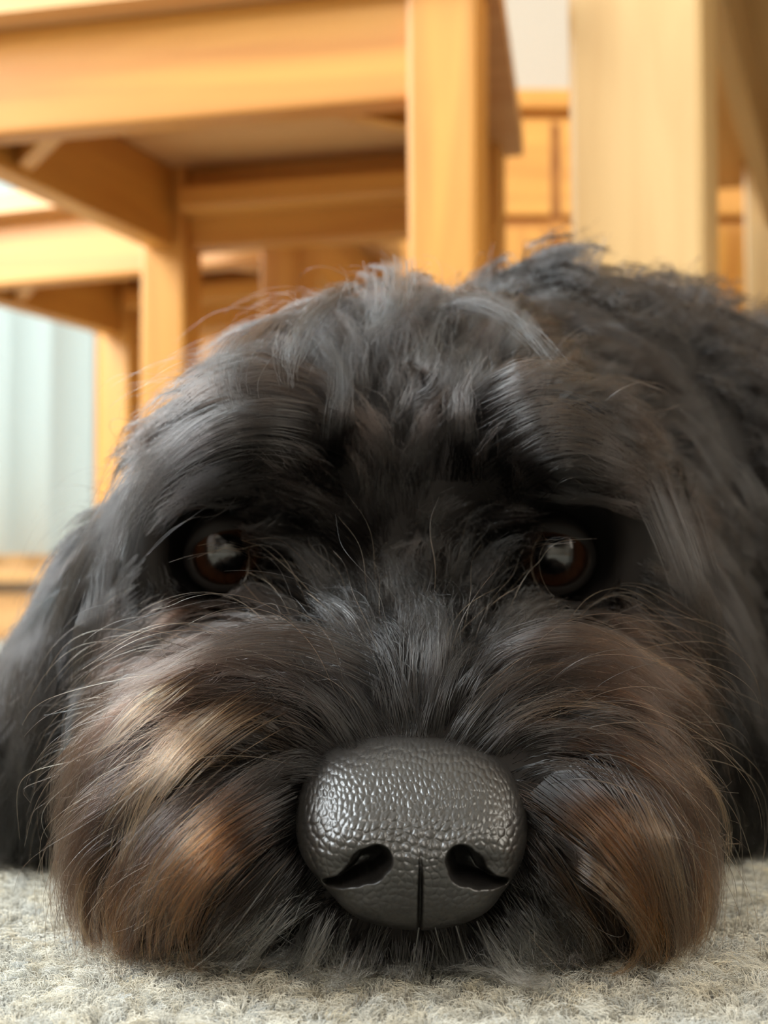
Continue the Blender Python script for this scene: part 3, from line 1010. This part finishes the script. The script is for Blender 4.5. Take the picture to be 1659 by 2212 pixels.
def children(st, nr, kids, radius, clump, frizz, shrink=(.55, 1.0)):  # strands around each guide
    n, K = st.shape[:2]
    N_ = n * kids
    gi = np.repeat(np.arange(n), kids)
    ang = RNG.uniform(0, 2 * PI, N_); rad = radius * np.sqrt(RNG.random(N_))
    nn = nr[gi]
    a = np.cross(nn, np.array([.3, .5, .81])); a /= np.linalg.norm(a, axis=1)[:, None] + 1e-9
    b_ = np.cross(nn, a)
    off = a * (rad * np.cos(ang))[:, None] + b_ * (rad * np.sin(ang))[:, None]
    # roots stay on the skin
    r0 = st[gi, 0] + off
    sd = sdf(r0); r0 = r0 - nn * np.clip(sd + .0008, -.004, .004)[:, None]
    off = r0 - st[gi, 0]
    t = np.linspace(0, 1, K)
    cl = (clump * RNG.uniform(.55, 1.15, n))[gi]
    fall = 1 - np.clip(cl[:, None] * t[None] ** .8, 0, .96)
    scale = RNG.uniform(shrink[0], shrink[1], N_)
    # each child ends somewhere along its lock
    kk = scale[:, None] * t[None] * (K - 1)
    i0 = np.clip(kk.astype(int), 0, K - 2); fr = (kk - i0)[..., None]
    base = st[gi]
    out = np.take_along_axis(base, i0[..., None], 1) * (1 - fr) + np.take_along_axis(base, i0[..., None] + 1, 1) * fr
    out = out + off[:, None] * fall[..., None]
    ph = RNG.uniform(0, 2 * PI, (N_, 3)); f = RNG.uniform(.6, 1.8, (N_, 1))
    fz = frizz * RNG.exponential(1.0, N_).clip(0, 4)
    w = np.sin(t[None] * f * 2 * PI + ph[:, :1]) - np.sin(ph[:, :1])
    w2 = np.sin(t[None] * f * 1.7 * PI + ph[:, 1:2]) - np.sin(ph[:, 1:2])
    out = out + (a[:, None] * w[..., None] + b_[:, None] * w2[..., None] + nn[:, None] * (.5 * w * w2)[..., None]) * (fz[:, None] * t[None])[..., None]
    out[..., 2] = np.maximum(out[..., 2], .0025)
    out, gi = trim(out, gi)
    return out, gi, t


hair_m = bpy.data.materials.new('dog_hair'); hair_m.use_nodes = True
nt = hair_m.node_tree
for n_ in list(nt.nodes):
    if n_.type != 'OUTPUT_MATERIAL':
        nt.nodes.remove(n_)
_hb = N(nt, 'ShaderNodeBsdfHairPrincipled'); _hb.parametrization = 'COLOR'; _hb.model = 'CHIANG'
_hb.inputs['Roughness'].default_value = 0.15
_hb.inputs['IOR'].default_value = 1.42
_hb.inputs['Radial Roughness'].default_value = 0.24
_hb.inputs['Random Roughness'].default_value = 0.3
_at = N(nt, 'ShaderNodeAttribute'); _at.attribute_name = 'hair_colour'
nt.links.new(_at.outputs['Color'], _hb.inputs['Color'])
nt.links.new(_hb.outputs[0], nt.nodes['Material Output'].inputs['Surface'])


def add_hair(name, strands, colour, r0, r1, parent, mat, label):
    n, K = strands.shape[:2]
    cu = bpy.data.hair_curves.new(name)
    cu.add_curves([K] * n)
    cu.attributes['position'].data.foreach_set('vector', np.ascontiguousarray(strands, np.float32).ravel())
    ra = cu.attributes.get('radius') or cu.attributes.new('radius', 'FLOAT', 'POINT')
    t = np.linspace(0, 1, K)
    rr = (r0 + (r1 - r0) * t ** 1.5)[None] * RNG.uniform(.7, 1.2, n)[:, None]
    ra.data.foreach_set('value', rr.astype(np.float32).ravel())
    ca = cu.attributes.new('hair_colour', 'FLOAT_COLOR', 'POINT')
    cc = np.ones((n, K, 4), np.float32); cc[..., :3] = colour
    ca.data.foreach_set('color', cc.ravel())
    cu.materials.append(mat)
    o = bpy.data.objects.new(name, cu); C.objects.link(o)
    o.parent = parent
    return tag(o, label, kind='stuff')


BLACK = np.array([.0058, .0050, .0047]); BROWN = np.array([.055, .028, .017]); TAN = np.array([.24, .125, .055]); RUST = np.array([.27, .09, .022])
GREY = np.array([.62, .62, .60])


def mix(a, b_, k):
    return a + (b_ - a) * k[..., None]


# moustache and chin
st, nr = grow(0, 3000, 11, .9, .10, .6, .014, .25)
st, own = bundle(st, 8, .92, .8)
ks, gi, t = children(st, nr, 26, .0028, .8, .0010)
own_h = np.clip(.75 * (np.modf(np.sin(own * 12.9898) * 43758.5453)[0] % 1.0) + .25 * RNG.random(len(own)), 0, 1)
lk = own_h[gi]; rnd = RNG.random(len(ks))
tip = ks[:, -1]
lat = np.clip((np.abs(tip[:, 0] - .005) - .030) / .030, 0, 1)
b0 = lat * (.20 + .6 * lk)
T_ = sstep(.05, .75, t)[None]
colr = mix(np.broadcast_to(BLACK, ks.shape), BROWN, b0[:, None] * T_)
lowk = sstep(.075, .03, tip[:, 2]) if False else 1 - sstep(.012, .060, tip[:, 2])
tan_k = ((lk > .84) * lat * .6)
rust_k = ((lk > .30) & (lk < .50)) * np.clip(1 - np.abs(np.abs(tip[:, 0] - .005) - .045) / .016, 0, 1) * lowk * .9
colr = mix(colr, TAN, tan_k[:, None] * T_); colr = mix(colr, RUST, rust_k[:, None] * T_)
chin = (np.abs(ks[:, 0, 0] - .005) < .032) & (ks[:, 0, 2] < .024)
grey_k = np.where(chin, np.where(rnd > .75, 1.0, .15 + .45 * rnd), (rnd > .985) * .6)  # pale chin hairs, greyed further to make up for missing light under the nose
colr = mix(colr, GREY, grey_k[:, None] * sstep(.15, .6, t)[None])
add_hair('moustache_fur', ks, colr, .000050, .000016, dog, hair_m, 'long moustache fur sweeping from the nose to the carpet, brown and rust at the sides')

# stray single hairs that cross the moustache, pale or tan
st, nr = grow(0, 1000, 11, 1.5, .30, .8, .022, .12)
st, _ = trim(st, np.arange(len(st)))
rk = RNG.random(len(st))[:, None]
colr = mix(np.broadcast_to(BLACK * 2, st.shape), TAN * .9 + .02, np.broadcast_to(np.clip(rk * 1.4 - .2, 0, 1) * sstep(.05, .4, np.linspace(0, 1, 11))[None], st.shape[:2]))
add_hair('stray_hair', st, colr, .000050, .000016, dog, hair_m, 'single stray hairs crossing the moustache')

# single locks that stand out: rust and tan ones in the moustache, dark wavy ones on the brows, crown and ears
DARK, WARM = BLACK * 1.3, BLACK * 2.2 + BROWN * .12
LOCKS = [
    (RUST, .0022, 110, .015, ((625, 1700), (520, 1740), (420, 1820), (350, 1900), (312, 1980), (300, 2060), (335, 2125))),
    (RUST * .7, .0020, 100, .014, ((610, 1735), (490, 1825), (405, 1930), (372, 2010), (388, 2080), (445, 2150))),
    (RUST, .0016, 70, .016, ((560, 1760), (450, 1850), (390, 1935), (350, 2020), (352, 2090))),
    (TAN, .0026, 120, .016, ((600, 1490), (450, 1560), (350, 1660), (290, 1780), (258, 1890))),
    (TAN * .9, .0018, 80, .016, ((480, 1440), (360, 1480), (260, 1560), (190, 1650))),
    (RUST, .0018, 100, .015, ((1170, 1690), (1270, 1755), (1350, 1840), (1408, 1930), (1430, 2030), (1395, 2095), (1310, 2140))),
    (TAN, .0012, 50, .016, ((1200, 1830), (1300, 1895), (1375, 1980), (1420, 2060), (1428, 2135))),
    (TAN * .7, .0026, 120, .016, ((1330, 1650), (1410, 1755), (1452, 1870), (1482, 1980), (1488, 2060), (1455, 2140))),
    (RUST * .6, .0020, 90, .014, ((1220, 1660), (1320, 1740), (1400, 1850), (1450, 1960), (1470, 2060))),
    (BROWN, .0026, 110, .015, ((1000, 1450), (1130, 1360), (1270, 1340), (1390, 1400), (1470, 1500))),
    (BROWN * .6, .0026, 110, .015, ((850, 1470), (740, 1390), (580, 1360), (430, 1390), (320, 1470))),
    (WARM, .0030, 120, .013, ((735, 880), (640, 805), (530, 780), (420, 830), (335, 920))),
    (WARM, .0030, 120, .013, ((745, 960), (620, 890), (470, 910), (350, 1000), (275, 1120))),
    (DARK, .0026, 110, .012, ((690, 930), (560, 880), (420, 900), (320, 1000), (255, 1150), (235, 1290))),
    (WARM, .0030, 120, .013, ((1010, 900), (1080, 830), (1170, 785), (1280, 815))),
    (WARM, .0030, 120, .013, ((1040, 970), (1130, 890), (1240, 870), (1335, 930))),
    (WARM, .0028, 110, .012, ((1080, 1020), (1190, 950), (1310, 970), (1400, 1050))),
    (DARK, .0024, 100, .013, ((770, 620), (705, 650), (640, 700), (610, 765), (625, 835))),
    (DARK, .0024, 100, .013, ((650, 690), (570, 700), (500, 760), (480, 830), (520, 880))),
    (DARK, .0022, 90, .013, ((850, 570), (858, 640), (830, 705), (775, 725))),
    (WARM, .0022, 90, .012, ((905, 880), (920, 800), (940, 730), (955, 675))),
    (DARK, .0026, 100, .013, ((900, 690), (985, 640), (1070, 650), (1140, 705), (1200, 790))),
    (DARK, .0022, 90, .011, ((720, 1010), (735, 900), (745, 820), (730, 750))),
    (WARM, .0020, 80, .011, ((985, 1040), (1000, 930), (990, 830), (1010, 750))),
    (DARK, .0030, 120, .012, ((350, 950), (240, 1090), (160, 1240), (95, 1400), (75, 1570), (85, 1700))),
    (DARK, .0030, 120, .012, ((270, 1080), (210, 1230), (190, 1390), (150, 1550), (135, 1690))),
    (DARK, .0030, 120, .012, ((190, 1190), (95, 1330), (35, 1470), (20, 1620), (35, 1750))),
    (DARK, .0030, 120, .012, ((1400, 1020), (1470, 1180), (1520, 1340), (1560, 1500), (1580, 1660))),
]


def comb_lock(colour, width, count, off, pts):
    q = np.array(pts, float)
    cum = np.concatenate([[0], np.cumsum(np.hypot(*np.diff(q, axis=0).T))])
    K = 12
    u = np.linspace(0, cum[-1], K)
    q = np.stack([np.interp(u, cum, q[:, 0]), np.interp(u, cum, q[:, 1])], 1)
    for _ in range(2):
        q[1:-1] = .25 * q[:-2] + .5 * q[1:-1] + .25 * q[2:]
    t = np.linspace(0, 1, K)
    P3 = lay(q, .002)
    far = lay(q, off)
    w = np.clip(t * 3.0, 0, 1)[:, None]
    P3 = P3 * (1 - w) + far * w                 # rises out of the skin, then lies on top of the fur
    for _ in range(4):
        P3[1:-1] = .25 * P3[:-2] + .5 * P3[1:-1] + .25 * P3[2:]
    T3 = np.gradient(P3, axis=0); T3 /= np.linalg.norm(T3, axis=1)[:, None] + 1e-9
    nn = sdf_grad(P3)
    sd = np.cross(T3, nn); sd /= np.linalg.norm(sd, axis=1)[:, None] + 1e-9
    a = RNG.normal(0, 1, (count, 2)) * np.array([1.0, .45])
    prof = (1.15 - .75 * t ** 1.2)
    st = P3[None] + width * .6 * (1.9 * prof)[None, :, None] * (a[:, :1, None] * sd[None] + a[:, 1:, None] * nn[None])
    ph = RNG.uniform(0, 2 * PI, (count, 1)); f = RNG.uniform(.7, 2.0, (count, 1))
    st = st + (.0011 * RNG.exponential(1, (count, 1)).clip(0, 3) * t[None] * np.sin(t[None] * f * 2 * PI + ph))[..., None] * sd[None]
    sc_ = RNG.uniform(.55, 1.03, count).clip(0, 1)
    kk = sc_[:, None] * t[None] * (K - 1); i0 = np.clip(kk.astype(int), 0, K - 2); fr = (kk - i0)[..., None]
    st = np.take_along_axis(st, i0[..., None], 1) * (1 - fr) + np.take_along_axis(st, i0[..., None] + 1, 1) * fr
    st[..., 2] = np.maximum(st[..., 2], .0045)
    st, _ = trim(st, np.arange(count))
    col = mix(np.broadcast_to(BLACK, st.shape), colour * .75, np.broadcast_to(sstep(.05, .6, t)[None] * (RNG.random((len(st), 1)) ** 1.3), st.shape[:2]))
    name = 'rust_lock' if colour[0] > .15 and colour[2] < .03 else 'tan_lock' if colour[0] > .15 else 'dark_lock'
    add_hair(name, st, col, .000055, .000018, dog, hair_m, {'rust_lock': 'rust coloured lock of the moustache', 'tan_lock': 'tan lock of the moustache'}.get(name))


for lk_ in LOCKS:
    comb_lock(*lk_)
# stiff white chin whiskers
for pts in (((985, 2000), (1006, 2070), (1018, 2150)), ((1030, 1990), (1060, 2060), (1085, 2140)), ((905, 2004), (893, 2080), (885, 2150)), ((760, 1985), (735, 2050), (715, 2120)), ((940, 2003), (955, 2060), (985, 2130))):
    q = lay(pts, .006); q[:, 2] = np.maximum(q[:, 2], .004)
    tt = np.linspace(0, 1, 6); q = np.stack([np.interp(tt, [0, .5, 1], q[:, i]) for i in range(3)], 1)
    q[1:-1] = .25 * q[:-2] + .5 * q[1:-1] + .25 * q[2:]
    add_hair('whisker', q[None], np.broadcast_to(np.array([.8, .8, .76]), (1, 6, 3)), .00011, .00004, dog, hair_m, 'pale chin whisker')

# head: short on the bridge, long on the brows, wavy on the crown
st, nr = grow(1, 3200, 11, .8, .40, 1.2, .012, .32)
st, own = bundle(st, 9, .92, .75)
ks, gi, t = children(st, nr, 24, .0030, .78, .0010)
lk = (np.modf(np.sin(own * 12.9898) * 43758.5453)[0] % 1.0)[gi]
brow = (ks[:, 0, 2] > .085) & (ks[:, 0, 1] < .375)
colr = mix(np.broadcast_to(BLACK, ks.shape), BROWN, (np.where(brow, .15, .04) * (.3 + lk))[:, None] * sstep(.3, 1, t)[None])
mid_ = np.exp(-(((ks[:, 0, 0] - .004) / .016) ** 2)) * (ks[:, 0, 1] < .385)
colr = colr * (1 + .8 * mid_ * (.4 + lk))[:, None, None]  # midline fur coloured lighter to stand in for light on the forehead
add_hair('head_fur', ks, colr, .000052, .000016, dog, hair_m, 'black head fur, short between the eyes, shaggy over the brows')

st, nr = grow(1, 700, 9, 1.6, .5, 1.0, .016, .05)
st, _ = trim(st, np.arange(len(st)))
add_hair('stray_hair', st, np.broadcast_to(BLACK * 3, st.shape), .000048, .000016, dog, hair_m, 'single stray hairs standing off the head')

# ears
st, nr = grow(2, 1300, 10, .5, .22, 1.0, .010, .45)
st, own = bundle(st, 8, .75, .8)
ks, gi, t = children(st, nr, 24, .0040, .7, .0012)
colr = np.broadcast_to(BLACK, ks.shape)
add_hair('ear_fur', ks, colr, .000062, .00002, dog, hair_m, 'long wavy black fur hanging from the ears')

# coat
st, nr = grow(3, 3400, 8, 1.6, .75, 1.1, .014, .10)
st, own = bundle(st, 7, .7, .8)
ks, gi, t = children(st, nr, 20, .0060, .6, .0022)
add_hair('coat_fur', ks, np.broadcast_to(BLACK * 1.25, ks.shape), .00012, .00004, dog, hair_m, 'fluffy black coat over the back and legs')

# ------------------------------------------------------------------ floor and carpet pile
fl_m, nt, b = new_mat('carpet_base')
_tc = N(nt, 'ShaderNodeTexCoord')
_n1 = N(nt, 'ShaderNodeTexVoronoi'); _n1.inputs['Scale'].default_value = 420
_n2 = N(nt, 'ShaderNodeTexNoise'); _n2.inputs['Scale'].default_value = 60; _n2.inputs['Detail'].default_value = 4
_cr = N(nt, 'ShaderNodeValToRGB')
_cr.color_ramp.elements[0].color = (0.58, 0.56, 0.50, 1); _cr.color_ramp.elements[1].color = (0.40, 0.385, 0.34, 1)
_cr.color_ramp.elements[0].position = 0.1; _cr.color_ramp.elements[1].position = 0.75
_bp = N(nt, 'ShaderNodeBump'); _bp.inputs['Distance'].default_value = 0.003; _bp.invert = True
for s_ in (_n1, _n2):
    nt.links.new(_tc.outputs['Object'], s_.inputs['Vector'])
nt.links.new(_n1.outputs['Distance'], _cr.inputs['Fac']); nt.links.new(_cr.outputs['Color'], b.inputs['Base Color'])
nt.links.new(_n1.outputs['Distance'], _bp.inputs['Height']); nt.links.new(_bp.outputs['Normal'], b.inputs['Normal'])
b.inputs['Roughness'].default_value = 0.95; b.inputs['Specular IOR Level'].default_value = 0.1
floor = tag(from_bm('floor', box_bm((RX0 - .1, RY0 - .1, -.05), (RX1 + .1, RY1 + .1, 0)), fl_m), kind='structure')

pile_m, nt, b = new_mat('carpet_wool')
_at = N(nt, 'ShaderNodeAttribute'); _at.attribute_name = 'hair_colour'
nt.links.new(_at.outputs['Color'], b.inputs['Base Color'])
b.inputs['Roughness'].default_value = 0.9; b.inputs['Specular IOR Level'].default_value = 0.15
_tl = N(nt, 'ShaderNodeBsdfTranslucent'); nt.links.new(_at.outputs['Color'], _tl.inputs['Color'])
_mx = N(nt, 'ShaderNodeMixShader'); _mx.inputs[0].default_value = 0.3
nt.links.new(b.outputs[0], _mx.inputs[1]); nt.links.new(_tl.outputs[0], _mx.inputs[2])
nt.links.new(_mx.outputs[0], nt.nodes['Material Output'].inputs['Surface'])


def carpet(y0, y1, step, fibres, spread, height, r, side):
    """tufts of curled wool over the carpet between y0 and y1, a little wider than the picture"""
    xs = np.arange(-min(side * y1 + .05, .56), min(side * y1 + .05, .56), step); ys = np.arange(y0, y1, step * .9)
    gx, gy = np.meshgrid(xs, ys)
    gx = gx + (np.arange(len(ys)) % 2)[:, None] * step / 2
    c = np.stack([gx.ravel(), gy.ravel()], 1)
    c = c[np.abs(c[:, 0]) < side * c[:, 1] + .05] if side < 1 else c[(np.abs(c[:, 0]) < .55) & ~((np.abs(c[:, 0]) < .31 * c[:, 1] + .05) & (c[:, 1] > .17) & (c[:, 1] < .66))]
    c = c + RNG.normal(0, step * .16, c.shape)
    s = sdf(np.concatenate([c, np.full((len(c), 1), .006)], 1))
    c = c[s > -.004]
    m = len(c); n = m * fibres; K = 7
    g = np.repeat(np.arange(m), fibres)
    ang = RNG.uniform(0, 2 * PI, n); rad = spread * np.sqrt(RNG.random(n))
    lean = RNG.normal(0, .5, (m, 2))[g] + RNG.normal(0, .25, (n, 2))
    hh = height * RNG.uniform(.70, 1.12, m)[g] * RNG.uniform(.65, 1.1, n)
    t = np.linspace(0, 1, K)
    P = np.empty((n, K, 3))
    ph = RNG.uniform(0, 2 * PI, n); turn = RNG.uniform(3.0, 6.5, n) * RNG.choice([-1, 1], n); cr_ = RNG.uniform(.00025, .0006, n)
    bulge = 1.0 + .8 * np.sin(t * PI * .75)
    for k in range(K):
        a = ph + turn * t[k]
        P[:, k, 0] = c[g, 0] + np.cos(ang) * rad * bulge[k] + lean[:, 0] * hh * t[k] ** 1.5 * .6 + np.cos(a) * cr_ * t[k]
        P[:, k, 1] = c[g, 1] + np.sin(ang) * rad * bulge[k] + lean[:, 1] * hh * t[k] ** 1.5 * .6 + np.sin(a) * cr_ * t[k]
        P[:, k, 2] = -.0003 + hh * (t[k] - .42 * t[k] ** 3)
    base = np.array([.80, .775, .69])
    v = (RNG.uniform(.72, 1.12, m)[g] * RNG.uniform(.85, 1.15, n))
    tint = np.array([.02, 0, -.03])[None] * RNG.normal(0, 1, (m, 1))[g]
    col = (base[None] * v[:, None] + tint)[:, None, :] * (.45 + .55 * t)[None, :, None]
    return P, col, r


for a_ in ((.17, .236, .0034, 8, .0013, .0058, .00013, .45), (.236, .300, .0031, 26, .0012, .0058, .000060, .30), (.300, .40, .0032, 13, .0013, .0058, .00011, .32),
           (-.06, 1.0, .0075, 7, .0035, .0062, .00042, 1.0), (.40, .66, .0036, 8, .0015, .0060, .00019, .34)):
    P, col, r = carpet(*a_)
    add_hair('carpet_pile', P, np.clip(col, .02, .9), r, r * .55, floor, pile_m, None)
